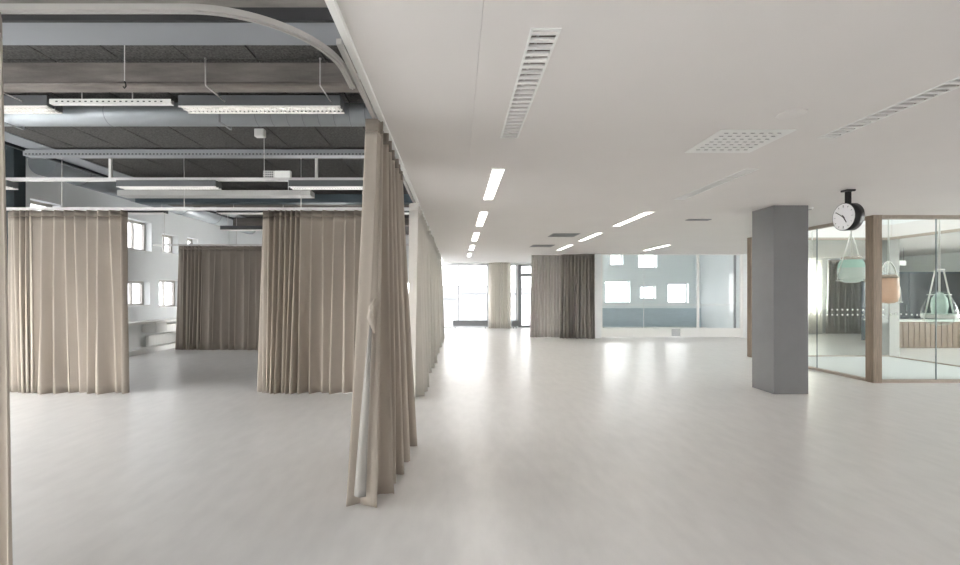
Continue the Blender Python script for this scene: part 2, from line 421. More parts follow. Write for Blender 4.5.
# glazed court --------------------------------------------------------------
wn[0] += 1
g = bpy.data.objects.new('window_%d' % wn[0], None); C.objects.link(g); g['kind'] = 'structure'
def post(a, b, m): return box('post', a, b, m, g, bevel=.003)
p = post((6.945, 7.58, 0), (7.09, 7.73, H), M['oak'])
post((6.86, 10.60, 0), (6.98, 10.74, H), M['oak'])
MB().box((7.09, 7.59, 2.745), (10.2, 7.71, H)).box((6.955, 7.73, 2.745), (7.05, 10.6, H)).box((7.05, 10.66, 2.745), (10.18, 10.74, H)).box((10.12, 7.71, 2.745), (10.2, 10.66, H)).build('head_rail', M['oakpale'], g)
MB().box((7.09, 7.59, .0), (10.2, 7.71, .045)).box((6.955, 7.73, 0), (7.05, 10.6, .045)).box((7.05, 10.66, 0), (10.18, 10.74, .03)).box((10.12, 7.71, 0), (10.2, 10.66, .03)).build('bottom_rail', M['oakpale'], g)
box('pane', (7.09, 7.645, .045), (8.055, 7.655, 2.745), M['partglass'], g)
box('pane', (8.067, 7.645, .045), (10.15, 7.655, 2.745), M['partglass'], g)
box('glass_joint', (8.055, 7.643, .045), (8.067, 7.657, 2.745), M['joint'], g)
box('pane', (7.0, 7.73, .045), (7.01, 8.835, 2.745), M['partglass'], g)
box('pane', (7.0, 8.847, .045), (7.01, 10.6, 2.745), M['partglass'], g)
box('glass_joint', (6.998, 8.835, .045), (7.012, 8.847, 2.745), M['joint'], g)
box('pane', (7.1, 10.695, .03), (10.15, 10.705, 2.745), M['partglass'], g)
box('pane', (10.155, 7.72, .03), (10.165, 10.69, 2.745), M['partglass'], g)
b = MB()
for z in (1.09, .97):
    for k in range(24): b.box((7.25+.12*k, 10.690, z), (7.285+.12*k, 10.694, z+.035))
for k in range(24): b.box((10.15, 7.85+.12*k, 1.0), (10.154, 7.885+.12*k, 1.035))
b.build('manifestation_dots', M['paper'], g)

# ------------------------------------------------------------------ curtains
def lerp(a, b, t): return a + (b-a)*t
def polyline(pts, n):
    pts = [Vector((p[0], p[1], 0)) for p in pts]
    ds = [0]
    for i in range(1, len(pts)): ds.append(ds[-1] + (pts[i]-pts[i-1]).length)
    out = []
    for k in range(n):
        d = ds[-1]*k/(n-1)
        i = 0
        while i < len(pts)-2 and ds[i+1] < d: i += 1
        t = (d-ds[i])/max(1e-9, ds[i+1]-ds[i])
        out.append((pts[i].lerp(pts[i+1], t), (pts[i+1]-pts[i]).normalized()))
    return out
def curtain(label, cat, top, bot, z1, folds, fab, amp=(.03, .06), z0=.001, seed=1, sharp=3, side=1, group=None, per=18, header_band=True, nz=16, hem=True):
    """folds: list of (fraction of path, number of folds, amplitude scale, sharpness)"""
    rnd = random.Random(seed)
    bounds = [0]; cnt = []
    for fr, n, am, sh in folds:
        for k in range(n): cnt.append((fr/n, am*rnd.uniform(.85, 1.2), sh, rnd.uniform(-.28, .28), rnd.uniform(.6, 1.5), rnd.uniform(.15, 1.45)))
    tot = sum(c[0]*c[4]**.35 for c in cnt)
    cols = []
    s = 0
    for ci, (w, am, sh, sk, rw, ba) in enumerate(cnt):
        nb_ = cnt[min(ci+1, len(cnt)-1)][5]
        ww = w*rw**.35/tot
        for k in range(per): cols.append((s + ww*k/per, k/per, am, sh, sk, ba*(1-k/per)+nb_*k/per))
        s += ww
    cols.append((1, 0, cnt[-1][1], cnt[-1][2], 0, 1))
    n = 400
    tp, bp = polyline(top, n), polyline(bot, n)
    nsm = [(tp[i][1].lerp(bp[i][1], .5)).normalized() for i in range(n)]
    for _ in range(6):
        nsm = [(nsm[max(0, i-2)] + nsm[i] + nsm[min(n-1, i+2)]).normalized() for i in range(n)]
    zs = [z1 - (z1-z0)*(k/nz) for k in range(nz+1)]
    zs = [z1, z1-.09] + [z for z in zs[1:] if z < z1-.1]
    V = []; F = []
    ph = [rnd.uniform(0, 6.28) for _ in range(8)]
    for z in zs:
        q = (z1-z)/(z1-z0)
        for (s, u, am, sh, sk, ba) in cols:
            fi = s*(n-1); i = min(n-2, int(fi)); t = fi-i
            P0 = tp[i][0].lerp(tp[i+1][0], t); P1 = bp[i][0].lerp(bp[i+1][0], t)
            qq = q**1.15
            p = P0.lerp(P1, qq)
            T = nsm[i]; Nn = Vector((T.y, -T.x, 0))*side
            A = lerp(amp[0], amp[1]*ba, q**.9)*am
            c = .5+.5*math.cos(2*PI*u)
            if sh < 1.45:
                rid = c**sh
            else:
                ret = lerp(.16, .26, q)                     # share of the fold that turns back sharply
                if u < 1-ret:
                    t0 = u/(1-ret); rid = 1-(.5-.5*math.cos(PI*t0))**.55
                else:
                    t0 = (u-1+ret)/ret; rid = .5-.5*math.cos(PI*t0)
            off = A*(2*rid-1)
            lat = A*sk*1.6*rid*(q*.9+.1) - (A*.55*rid if sh >= 1.45 else 0)
            slow = .018*q*math.sin(s*17+ph[0]+q*1.4) + .012*q*math.sin(s*41+ph[1]-q*2)
            p = p + Nn*(off+slow) + T*lat
            V.append((p.x, p.y, z + (.001+.001*math.sin(s*30+ph[2]) if z <= z0+1e-6 else 0)))
    nc = len(cols)
    for r in range(len(zs)-1):
        for c in range(nc-1):
            F.append((r*nc+c, r*nc+c+1, (r+1)*nc+c+1, (r+1)*nc+c))
    cx = sum(v[0] for v in V)/len(V); cy = sum(v[1] for v in V)/len(V)
    root = thing('curtain', label, cat, (cx, cy, 0), group=group)
    def mk(name, rows, m, thick=.004, inflate=0):
        a, bb = rows
        me = bpy.data.meshes.new(name)
        vv = [(x-cx, y-cy, z) for (x, y, z) in V[a*nc:(bb+1)*nc]]
        ff = [tuple(i-0 for i in f) for f in F[:(bb-a)*(nc-1)]]
        me.from_pydata(vv, [], ff); me.materials.append(m)
        me.polygons.foreach_set('use_smooth', [True]*len(ff)); me.update()
        o = bpy.data.objects.new(name, me); C.objects.link(o); o.parent = root
        md = o.modifiers.new('thick', 'SOLIDIFY'); md.thickness = thick; md.offset = 0
        return o
    if header_band:
        mk('fabric', (1, len(zs)-1), fab); mk('header_shade_band', (0, 1), M['header_band'] if fab is M['fabric'] else fab, .005)
    else: mk('fabric', (0, len(zs)-1), fab)
    return root

Z = 2.74
fab = M['fabric']
cA = curtain('beige curtain bunched at its outer end beside the dark column', 'curtain',
        [(-6.84, 7.0), (-6.62, 6.86), (-4.97, 6.85)], [(-6.80, 7.02), (-6.56, 6.86), (-4.91, 6.84)], Z,
        [(.28, 6, .8, 1.3), (.72, 8, 1, 5)], fab, (.06, .085), seed=3)
cB = curtain('beige curtain hanging from the cross rail directly behind the big aisle curtain', 'curtain',
        [(-2.90, 6.95), (-2.86, 6.85), (-1.0, 6.85)], [(-2.94, 6.95), (-2.88, 6.82), (-1.0, 6.82)], Z,
        [(.33, 8, .8, 1.3), (.67, 8, 1, 5)], fab, (.055, .08), seed=5)
cC = curtain('small distant brownish grey curtain in front of the white end wall', 'curtain',
        [(-7.34, 12.1), (-7.25, 12.0), (-4.5, 12.0)], [(-7.4, 12.1), (-7.3, 12.0), (-4.5, 12.0)], Z,
        [(.25, 7, 1, 1.1), (.75, 12, 1, 5)], mat('taupe_curtain_wool', (.42, .375, .33), .9, spec=.15, trans=.15), (.04, .06), seed=8)
cD = curtain('tall beige curtain at the open corner of the aisle, closest to us', 'curtain',
        [(-.645, 3.255), (-.555, 3.225), (-.565, 3.40), (-.59, 4.66)], [(-.77, 3.22), (-.60, 3.20), (-.54, 3.40), (-.50, 3.9), (-.47, 4.5)], Z,
        [(.12, 1, .35, 1), (.88, 6, 1, 2)], fab, (.04, .075), seed=21, nz=22)
cE = curtain('long row of window-lit pale curtain drawn along the aisle beneath the ceiling edge', 'curtain',
        [(-.59, 6.2), (-.585, 15.6)], [(-.60, 6.3), (-.56, 8.0), (-.56, 15.6)], Z,
        [(1, 30, 1, 1.4)], M['litfabric'], (.07, .11), seed=12, per=10, nz=10)
cF = curtain('edge of a beige curtain reaching the floor at the left frame edge', 'curtain',
        [(-3.0, 2.02), (-1.993, 2.02)], [(-3.0, 2.03), (-1.945, 2.02)], 2.728,
        [(1, 6, 1, 1.3)], fab, (.03, .04), seed=14)
# the clear white lining that shows at the corner curtain's front edge
b = MB()
n0 = 0
rows = 18
prof = []
for k in range(rows+1):
    q = k/rows
    z = 1.36 - (1.36-.10)*q
    w = .010 + .075*q**.7
    cxx = lerp(-.59, -.665, q**.8)
    prof.append(((cxx-w*.5, 3.19-.05*q, z), (cxx, 3.165-.05*q-.015*math.sin(q*9), z), (cxx+w*.5, 3.175-.045*q, z)))
for k in range(rows):
    for j in range(2):
        b.quad(prof[k][j], prof[k][j+1], prof[k+1][j+1], prof[k+1][j]); b.sm[-1] = True
o = b.build('turned_lining', M['lining'], cD, loc=(-cD.location.x, -cD.location.y, 0))
md = o.modifiers.new('thick', 'SOLIDIFY'); md.thickness = .004
o['label'] = 'pale turned-back lining of the curtain edge'
b = MB().tube([(-.572, 3.20, 1.46), (-.588, 3.165, 1.40), (-.60, 3.165, 1.33), (-.585, 3.17, 1.27), (-.578, 3.19, 1.22)], [.008, .018, .022, .016, .006], 10)
o = b.build('twisted_fold', fab, cD, loc=(-cD.location.x, -cD.location.y, 0))
# far curtains
curtain('dark grey curtain gathered beside the white pier of the glazed hall', 'curtain',
        [(3.47, 15.08), (4.52, 14.98)], [(3.45, 15.08), (4.52, 14.98)], 2.78, [(1, 10, 1, 1.4)], M['greyfabric'], (.10, .13), seed=31, per=10, nz=10, header_band=False)
curtain('pale grey sunlit curtain between the balcony door and the dark curtain', 'curtain',
        [(2.54, 15.45), (3.56, 15.36)], [(2.51, 15.45), (3.56, 15.36)], 2.78, [(1, 10, .9, 1.2)], mat('sunlit_grey_curtain', (.70, .68, .65), .9, spec=.1, trans=.6), (.05, .07), seed=32, per=10, nz=10, header_band=False)  # left part of the far curtain, sunlight put into its paler colour
curtain('cream sheer curtain covering the pier between the far windows', 'curtain',
        [(1.36, 19.25), (2.28, 19.25)], [(1.34, 19.25), (2.30, 19.25)], 2.78, [(1, 12, 1, 1.2)], M['sheer'], (.03, .045), seed=33, per=8, nz=8, header_band=False)
curtain('grey curtain seen through the glazed court beside a bright window', 'curtain',
        [(13.7, 16.8), (15.7, 16.8)], [(13.65, 16.8), (15.7, 16.8)], 2.72, [(1, 16, 1, 1.3)], M['greyfabric'], (.05, .07), seed=34, per=8, nz=8, header_band=False)
curtain('white sheer curtain over the window seen through the glazed court', 'curtain',
        [(12.0, 16.82), (13.5, 16.82)], [(12.0, 16.82), (13.5, 16.82)], 2.72, [(1, 14, .8, 1.1)], M['sheer'], (.03, .05), seed=35, per=8, nz=8, header_band=False)

# rails --------------------------------------------------------------
r = thing('curtain_rail', 'white straight curtain rail running down the aisle along the ceiling edge', 'curtain rail', (-.60, 2.27, 2.74))
box('track', (0, 0, 0), (.024, 13.6, .03), M['greyrail'], r)
for k in range(8):
    y = .42 + .5*k if k < 4 else 2.4+1.5*(k-3)
    box('bracket', (.006, y, .03), (.018, y+.05, .06), M['rail'], r)
r = thing('curtain_rail', 'white curved curtain rail sweeping round the corner overhead', 'curtain rail', (-1.18, 2.0, 2.735))
pts = [(-1.7, .0), (-.6, 0), (0, 0)] + [(.552*math.sin(a*PI/48), .552*(1-math.cos(a*PI/48))) for a in range(1, 25)]
pts += [(.552, .75)]
b = MB()
hw, hh = .017, .027
nb = len(b.v)
pts = [(-2.6, 0)] + pts
ring = []
for i, (x, y) in enumerate(pts):
    a = Vector((*pts[max(0, i-1)], 0)); c = Vector((*pts[min(len(pts)-1, i+1)], 0)); t = (c-a).normalized(); nrm = Vector((-t.y, t.x, 0))
    p = Vector((x, y, 0))
    ring.append([p-nrm*hw, p+nrm*hw, p+nrm*hw+Vector((0, 0, hh)), p-nrm*hw+Vector((0, 0, hh))])
for i in range(len(ring)-1):
    for j in range(4): b.quad(ring[i][j], ring[i+1][j], ring[i+1][(j+1) % 4], ring[i][(j+1) % 4])
b.quad(*ring[0]); b.quad(*ring[-1])
b.build('track', M['greyrail'], r)
b = MB()
for i in range(len(ring)-1):
    q0 = (ring[i][0]+ring[i][1])/2; q1 = (ring[i+1][0]+ring[i+1][1])/2
    b.bar(q0-Vector((0, 0, .003)), q1-Vector((0, 0, .003)), .008, .006)
b.build('runner_slot', M['greyrail'], r)
r = thing('curtain_rail', 'white cross rail carrying the beige curtains, hung from thin rods', 'curtain rail', (-8, 6.85, 2.745))
box('track', (0.01, -.02, 0), (7.36, .02, .04), M['rail'], r)
for x in (-7.75, -5.94, -4.10, -2.34):
    MB().tube([(x+8, 0, .04), (x+8, 0, .805)], .006, 8).build('hanger_rod', M['rail'], r)
r = thing('curtain_rail', 'small distant white rail above the brownish grey curtain', 'curtain rail', (-8, 12.0, 2.745))
box('track', (0.01, -.025, 0), (7.36, .025, .045), M['rail'], r)
for x in (.3, 2.2, 4.1, 6.0):
    MB().tube([(x, 0, .045), (x, 0, .805 if x > 1.95 else 1.455)], .007, 8).build('hanger_rod', M['rail'], r)

# ------------------------------------------------------------------ services under the dark ceiling
zc = 3.55
def beam(y0, y1, z0, x0=-6.09, x1=-.56, m=None):
    return struct(box('beam', (x0, y0, z0), (x1, y1, zc+.02), m or M['concrete']))
beam(2.90, 3.12, 3.262)
struct(box('beam', (-8, 2.82, 3.19), (-.57, 2.845, 3.27), M['dark']))  # dark strip over the duct's front, shade put into its colour
beam(4.05, 4.22, 3.36)
beam(9.6, 9.8, 3.36); beam(12.4, 12.6, 3.34)
struct(box('beam', (-6.18, 8.75, 3.24), (-.56, 8.95, 3.40), M['tealbeam']))
o = box('ceiling_duct', (-8, 2.85, 3.20), (-.56, 3.125, 3.258), M['flatduct'], bevel=.004)
tag(o, 'flat grey duct crossing the ceiling overhead below a concrete beam', 'duct')
# pipe under the second beam
o = MB().tube([(-7.9, 4.02, 3.345), (-.57, 4.02, 3.345)], .018, 10).build('ceiling_pipe', M['concrete'])
tag(o, 'thin grey pipe running along the lower edge of the concrete beam', 'pipe')
# round spiral duct
d = thing('spiral_duct', 'round pale grey duct running across the hall behind the first lamps', 'duct', (-8, 4.72, 3.35))
MB().tube([(0, 0, 0), (7.44, 0, 0)], .115, 32).build('duct_shell', M['duct'], d)
for x in [4.42, 2.6, 0.9] + [5.95+.16*k for k in range(9)]:
    MB().lathe([(.1155, -.004), (.1185, -.002), (.1185, .002), (.1155, .004)], (x, 0, 0), 32, 'x').build('seam', M['midgrey'], d)
for x in (1.2, 3.4, 5.6):
    MB().box((x-.012, -.118, -.118), (x+.012, .118, -.114)).box((x-.012, -.118, -.118), (x+.012, -.114, .19)).box((x-.012, .114, -.118), (x+.012, .118, .19)).build('duct_strap', M['grey'], d)
# large duct along the left wall
d = thing('spiral_duct', 'large pale blue round duct running along the outer wall', 'duct', (-7.15, 7.85, 3.78))
MB().tube([(0, 0, 0), (0, 7.9, 0)], .25, 36).build('duct_shell', M['duct'], d)
for y in (.75, 2.3, 3.9, 5.5):
    MB().lathe([(.252, -.012), (.258, -.006), (.258, .006), (.252, .012)], (0, y, 0), 36, 'y').build('seam', M['midgrey'], d)
# cable tray with perforated edge
t = thing('ceiling_cable_tray', 'grey perforated cable tray spanning the whole curtained hall', 'cable tray', (-6.1, 6.40, 3.435))
b = MB().box((0, 0, 0), (5.53, .012, .085)).box((0, .012, 0), (5.53, .13, .008)).box((0, .13, 0), (5.53, .142, .06))
b.build('tray', M['grey'], t)
b = MB()
for k in range(110): b.box((.03+.05*k, -.002, .012), (.055+.05*k, .001, .028))
tag(b.build('perforations', M['dark'], t), kind='stuff')
# beige flat duct
o = box('ceiling_duct', (-5.97, 8.0, 3.215), (-2.57, 8.25, 3.31), M['boardwhite'], bevel=.004)
tag(o, 'slim off-white duct above the cross rail, ending short of the aisle', 'duct')
for x in (-5.4, -3.0): MB().tube([(x, 8.12, 3.31), (x, 8.12, zc)], .008, 8).build('hanger_rod', M['rail'], o)

# suspended luminaires
def luminaire(x0, y, z, label, L_=1.53, rods=(.15, 1.38), h=.11, w=.17, group='suspended luminaires in the curtained hall', lit=True, ztop=zc):
    t = thing('suspended_ceiling_lamp', label, 'lamp', (x0, y, z), group=group)
    MB().box((0, 0, .012), (L_, .012, h)).box((0, w-.012, .012), (L_, w, h)).box((0, .012, h-.012), (L_, w-.012, h)).box((0, .012, .012), (.012, w-.012, h-.012)).box((L_-.012, .012, .012), (L_, w-.012, h-.012)).build('housing', M['housing'], t)
    MB().box((.014, .03, h-.03), (L_-.014, w-.03, h-.014)).build('light_tube', M['lampleft'] if lit else M['louvre'], t)
    b = MB()
    n = int(L_/.04)
    for k in range(n): b.box((.02+.04*k, .014, 0), (.026+.04*k, w-.014, .03))
    b.box((0, 0, 0), (L_, .014, .012)).box((0, w-.014, 0), (L_, w, .012)).box((0, w/2-.004, 0.0), (L_, w/2+.004, .03))
    b.build('louvre', M['louvre'], t)
    for rx in rods:
        if y == 4.30: MB().tube([(rx, .002, .05), (rx, -.325, .05), (rx, -.33, .055), (rx, -.33, .285)], .006, 8).box((rx-.008, -.338, .278), (rx+.008, -.322, .292)).build('hanger_rod', M['rail'], t)
        else: MB().tube([(rx, w/2, h), (rx, w/2, ztop-z)], .005, 8).build('hanger_rod', M['rail'], t)
    return t
luminaire(-2.63, 4.30, 3.26, 'suspended louvred lamp with its lit underside below the round duct, next to the aisle', rods=(.44, 1.44))
luminaire(-5.40, 4.30, 3.26, 'suspended louvred lamp cut by the picture edge beneath the concrete beam', rods=(.3, 1.3))
for k, (x0, lab) in enumerate(((-7.90, 'white lamp in front of the dark column, first of the row above the cross rail'), (-4.90, 'white lamp above the bunched beige curtain, middle of the row over the cross rail'), (-2.42, 'white lamp over the cross rail close to the aisle curtain'))):
    luminaire(x0, 6.55, 3.025, lab, rods=(), L_=1.43, h=.10, group='suspended luminaires above the cross rail')
for k, (x0, lab) in enumerate(((-7.4, 'far lamp with dark side above the wall windows'), (-4.8, 'far lamp with dark side halfway between the two beige curtains'), (-2.2, 'far lamp with dark side above the curtain behind the aisle'))):
    luminaire(x0, 9.1, 3.1, lab, group='far suspended luminaires', rods=(.3, 1.3) if x0 > -6 else (1.45,))
for k, (x0, lab) in enumerate(((-6.0, 'most distant lamp above the taupe curtain, outer one'), (-3.6, 'most distant lamp above the taupe curtain, inner one'))):
    luminaire(x0, 11.55, 3.1, lab, group='far suspended luminaires')
# lamp carrying rail with its hangers
t = thing('lighting_rail', 'long pale rail above the row of lamps in the curtained hall', 'rail', (-8, 6.60, 3.13))
box('track', (.01, 0, 0), (7.43, .06, .045), M['rail'], t)
for x in (2.96, 5.96): box('hanger_post', (x-.018, .012, .045), (x+.018, .048, .41), M['rail'], t)
t = thing('ceiling_cable_tray', 'short white perforated cable tray between two lamps under the beam', 'cable tray', (-3.85, 4.30, 3.29))
MB().box((0, 0, 0), (1.15, .004, .045)).box((0, .004, 0), (1.15, .05, .004)).box((0, .046, .004), (1.15, .05, .045)).build('tray', M['boardwhite'], t)
b = MB()
for k in range(19): b.box((.06+.055*k, -.002, .016), (.08+.055*k, .001, .026))
tag(b.build('perforations', M['dark'], t), kind='stuff')
for x in (.29, .77): MB().tube([(x, .025, .004), (x, .025, .26)], .005, 8).build('hanger_rod', M['rail'], t)
# emergency unit standing on the rail
e = thing('emergency_light', 'white box unit with speckled end on the lighting rail', 'emergency light', (-2.81, 6.60, 3.176))
box('cover', (.17, 0, 0), (.40, .06, .10), M['paper'], e, bevel=.006)
b = MB()
for i in range(5):
    for j in range(3): b.box((.005+.03*i, .005, .004+.032*j), (.023+.03*i, .055, .024+.032*j))
v = box('vented_end', (0, .01, 0), (.165, .05, .1), M['boardwhite'], e)
b.build('vent_holes', M['housing'], v)
s = thing('ceiling_sensor', 'small grey sensor box on the dark ceiling with a thin cord', 'sensor', (-2.46, 5.7, 3.45))
box('sensor_body', (-.06, -.04, .0), (.06, .04, .1), M['boardwhite'], s, bevel=.01)
MB().tube([(.05, 0, 0), (.05, 0, -.2), (.052, .0, -.50)], .004, 6).build('cord', M['rail'], s)
s = thing('ceiling_hook', 'thin steel hanging wire with dark hook under the ceiling', 'hook', (-2.32, 3.18, 2.93))
MB().tube([(0, 0, .05), (0, 0, .61)], .003, 6).build('wire', M['rail'], s)
MB().tube([(0, 0, .05), (.008, 0, .03), (.01, 0, .015), (0, 0, 0), (-.01, 0, .012)], .004, 8).build('hook', M['dark'], s)

# ------------------------------------------------------------------ white ceiling: recessed luminaires and diffusers
def recessed(x, y, lit, label):
    t = thing('ceiling_light', label, 'ceiling light', (x, y, H), group='recessed ceiling lights')
    w, l = LW/2, LL
    MB().box((-w-.008, -.01, -.005), (-w+.006, l+.01, .002)).box((w-.006, -.01, -.005), (w+.008, l+.01, .002)).box((-w+.006, -.01, -.005), (w-.006, .006, .002)).box((-w+.006, l-.006, -.005), (w-.006, l+.01, .002)).build('frame', M['lacquer'], t)
    MB().box((-w, 0, .11), (w, l, .115)).box((-w, 0, 0), (-w+.003, l, .11)).box((w-.003, 0, 0), (w, l, .11)).box((-w, 0, 0), (w, .003, .11)).box((-w, l-.003, 0), (w, l, .11)).build('reflector', M['shaded_reflector'] if not lit else M['lacquer'], t)
    b = MB()
    n = 23
    for k in range(n):
        yy = .035 + (l-.07)*k/(n-1)
        b.box((-w+.004, yy-.015, -.004), (w-.004, yy+.015, .010))
    b.build('louvre', M['louvre'], t)
    if lit: MB().box((-w+.01, .02, .06), (w-.01, l-.02, .075)).build('light_tube', M['lampon'], t)
    else: MB().tube([(0, .03, .09), (0, l-.03, .09)], .008, 10).build('light_tube', M['boardwhite'], t)
ordn = ['second', 'third', 'fourth', 'fifth', 'last']
for rr, i, x, y in lights:
    if rr == 0: lab = 'unlit recessed louvre light directly overhead in the white ceiling' if i == 0 else '%s recessed louvre light of the row leading to the bright end window' % ordn[i-1]
    elif rr == 1: lab = 'long unlit louvre light between the round ceiling plate and picture edge' if i == 0 else '%s recessed louvre light of the row crossing the middle of the ceiling' % ordn[i-1]
    else: lab = 'distant recessed louvre light in front of the glazed hall' if i == 4 else 'recessed louvre light above the camera side near the right end'
    if rr == 2 and i == 0: continue
    recessed(x, y, (rr == 0 and i > 0) or (rr == 1 and i >= 2) or (rr == 2 and i == 4), lab)
dl = ['perforated square air diffuser beside the long unlit louvre light', 'small grey perforated diffuser, halfway down the ceiling in front of the dark far curtain', 'most distant grey perforated diffuser, just above the dark far curtain']
for (x, y), lab in zip(diffs[:3], dl):
    t = thing('ceiling_air_vent', lab, 'air vent', (x, y, H), group='square ceiling air diffusers')
    near = y < 5
    N = 7
    hs = []
    for i in range(N):
        for j in range(N):
            cx_, cy_ = -.25 + .5*(i+.5)/N, -.25+.5*(j+.5)/N
            hs.append((cx_-.021, cx_+.021, cy_-.013, cy_+.013))
    holed_slab('face_plate', M['lacquer'] if near else M['grey'], (0, 1), (-.30, -.295), (.30, .295), -.008, -.003, hs, t)
    box('shade_backing', (-.262, -.262, .03), (.262, .262, .2), M['black'], t)  # black block close behind the holes, in place of the shade inside
    MB().box((-.28, -.275, -.002), (-.265, .275, .2)).box((.265, -.275, -.002), (.28, .275, .2)).box((-.265, -.275, -.002), (.265, -.265, .2)).box((-.265, .265, -.002), (.265, .275, .2)).build('plenum', M['dark'], t)  # coloured dark for the shade in the plenum
t = thing('air_grille', 'small slot grille in the ceiling left of the grey column top', 'air vent', (4.28, 8.05, H))
MB().box((-.2, -.06, -.012), (.2, .06, 0)).build('grille_frame', M['grey'], t)
b = MB()
for k in range(4): b.box((-.18, -.045+.025*k, -.016), (.18, -.035+.025*k, -.012))
b.build('slats', M['midgrey'], t)
o = MB().lathe([(0, -.006), (.088, -.006), (.094, -.004), (.096, 0), (0, 0)], (2.43, 3.30, H), 40).build('ceiling_plate', M['ceil'])
tag(o, 'flat round white plate on the ceiling behind the perforated diffuser', 'ceiling plate')
t = thing('smoke_detector', 'small white smoke detector on the ceiling next to the column', 'smoke detector', (5.35, 6.9, H))
MB().lathe([(0, -.035), (.035, -.035), (.05, -.02), (.05, 0), (0, 0)], (0, 0, 0), 24).build('detector_body', M['lacquer'], t)
MB().lathe([(.02, -.04), (.03, -.0385), (.034, -.034)], (0, 0, 0), 24).build('detector_ring', M['grey'], t)

# ------------------------------------------------------------------ clock
k = thing('clock', 'round double-sided station clock with white dial hung from the ceiling', 'clock', (4.94, 5.74, H))
MB().box((-.055, -.05, -.022), (.055, .05, 0)).build('ceiling_mount', M['black'], k, bevel=.003)
MB().box((-.022, -.026, -.19), (.022, .026, -.022)).build('stem', M['black'], k, bevel=.003)
zc0 = -.34
MB().lathe([(0, -.05), (.155, -.05), (.160, -.058), (.172, -.058), (.172, .058), (.160, .058), (.155, .05), (0, .05)], (0, 0, zc0), 56, 'x').build('clock_case', M['black'], k)
for sd in (-1, 1):
    d = MB().lathe([(0, sd*.0585), (.166, sd*.0585)], (0, 0, zc0), 56, 'x').build('dial', M['dial'], k)
    for h in range(12):
        a = h*PI/6; r0, r1 = (.118, .145) if h % 3 == 0 else (.127, .145)
        for rr in ((r0, r1),):
            p = Vector((sd*.0595, sd*math.sin(a)*rr[0], zc0+math.cos(a)*rr[0]))
            q = Vector((sd*.0595, sd*math.sin(a)*rr[1], zc0+math.cos(a)*rr[1]))
            MB().bar(p, q, .011 if h % 3 == 0 else .008, .002).build('hour_mark', M['black'], d)
    def hand(a, l, back, w, nm, off):
        a = math.radians(a)
        dv = Vector((0, sd*math.sin(a), math.cos(a))); c0 = Vector((sd*off, 0, zc0))
        pr = Vector((0, -sd*math.cos(a), math.sin(a)))*w/2
        e = Vector((sd*.002, 0, 0))
        P = [c0-dv*back-pr, c0-dv*back+pr, c0+dv*l+pr*.7, c0+dv*l-pr*.7]
        bb = MB(); bb.quad(*P); bb.quad(*[p_+e for p_ in P])
        for j in range(4): bb.quad(P[j], P[(j+1) % 4], P[(j+1) % 4]+e, P[j]+e)
        bb.build(nm, M['black'], k)
    hand(148, .088, .025, .016, 'hour_hand', .0615)
    hand(304, .128, .03, .012, 'minute_hand', .0645)
    MB().lathe([(0, sd*.068), (.009, sd*.068), (.009, sd*.059)], (0, 0, zc0), 16, 'x').build('hub', M['black'], k)

# ------------------------------------------------------------------ pendants in the glazed court
def bowl(prof, c, nm, m, parent, k=36): return MB().lathe(prof, c, k).build(nm, m, parent)
ZT = 3.9
# green bowl lamp
p = thing('pendant_lamp', 'hanging art lamp with green banded glass bowl in a white triangle frame', 'pendant lamp', (7.55, 8.70, 0))
MB().tube([(0, 0, 2.20), (0, 0, ZT)], .013, 10).build('stem', M['pendantframe'], p)
b = MB()
for s in (-1, 1):
    b.tube([(s*.03, 0, 2.58), (s*.265, 0, 1.80)], .010, 8)
    b.tube([(s*.265, 0, 1.80), (s*.265, 0, 1.72)], .011, 8)
b.tube([(-.03, 0, 2.58), (.03, 0, 2.58)], .010, 8).tube([(-.30, 0, 1.735), (.30, 0, 1.735)], .008, 8).tube([(-.20, 0, 2.14), (.20, 0, 2.14)], .007, 8)
b.build('hanging_frame', M['pendantframe'], p)
bowl([(0, 2.19), (.15, 2.19), (.16, 2.17), (.15, 2.135), (0, 2.135)], (0, 0, 0), 'cap', M['oakpale'], p)
bowl([(.16, 2.135), (.195, 2.06), (.21, 1.98)], (0, 0, 0), 'green_band', M['green'], p)
bowl([(.21, 1.98), (.215, 1.89), (.20, 1.79), (.16, 1.73), (.10, 1.70), (0, 1.69)], (0, 0, 0), 'glass_bowl', M['palegreen'], p)
# peach cylinder lamp
p = thing('pendant_lamp', 'hanging art lamp with peach glass drum under a white arched frame', 'pendant lamp', (8.07, 8.5, 0))
MB().tube([(0, 0, 2.08), (0, 0, ZT)], .012, 10).build('stem', M['pendantframe'], p)
pts = [(-.235, 0, 1.33), (-.215, 0, 1.55), (-.15, 0, 1.85), (-.11, 0, 1.98), (-.05, 0, 2.07), (0, 0, 2.09), (.05, 0, 2.07), (.11, 0, 1.98), (.15, 0, 1.85), (.215, 0, 1.55), (.235, 0, 1.33)]
MB().tube(pts, .012, 8).tube([(-.265, 0, 1.33), (-.20, 0, 1.33)], .01, 8).tube([(.20, 0, 1.33), (.265, 0, 1.33)], .01, 8).build('hanging_frame', M['pendantframe'], p)
bowl([(0, 1.84), (.11, 1.84), (.13, 1.80), (.155, 1.795), (.155, 1.775), (0, 1.775)], (0, 0, 0), 'rim', M['oak'], p)
bowl([(.145, 1.775), (.153, 1.60), (.15, 1.42), (.125, 1.34), (.07, 1.31), (0, 1.305)], (0, 0, 0), 'glass_drum', M['peach'], p)
MB().tube([(0, 0, 1.84), (0, 0, 2.08)], .01, 8).build('lower_stem', M['pendantframe'], p)
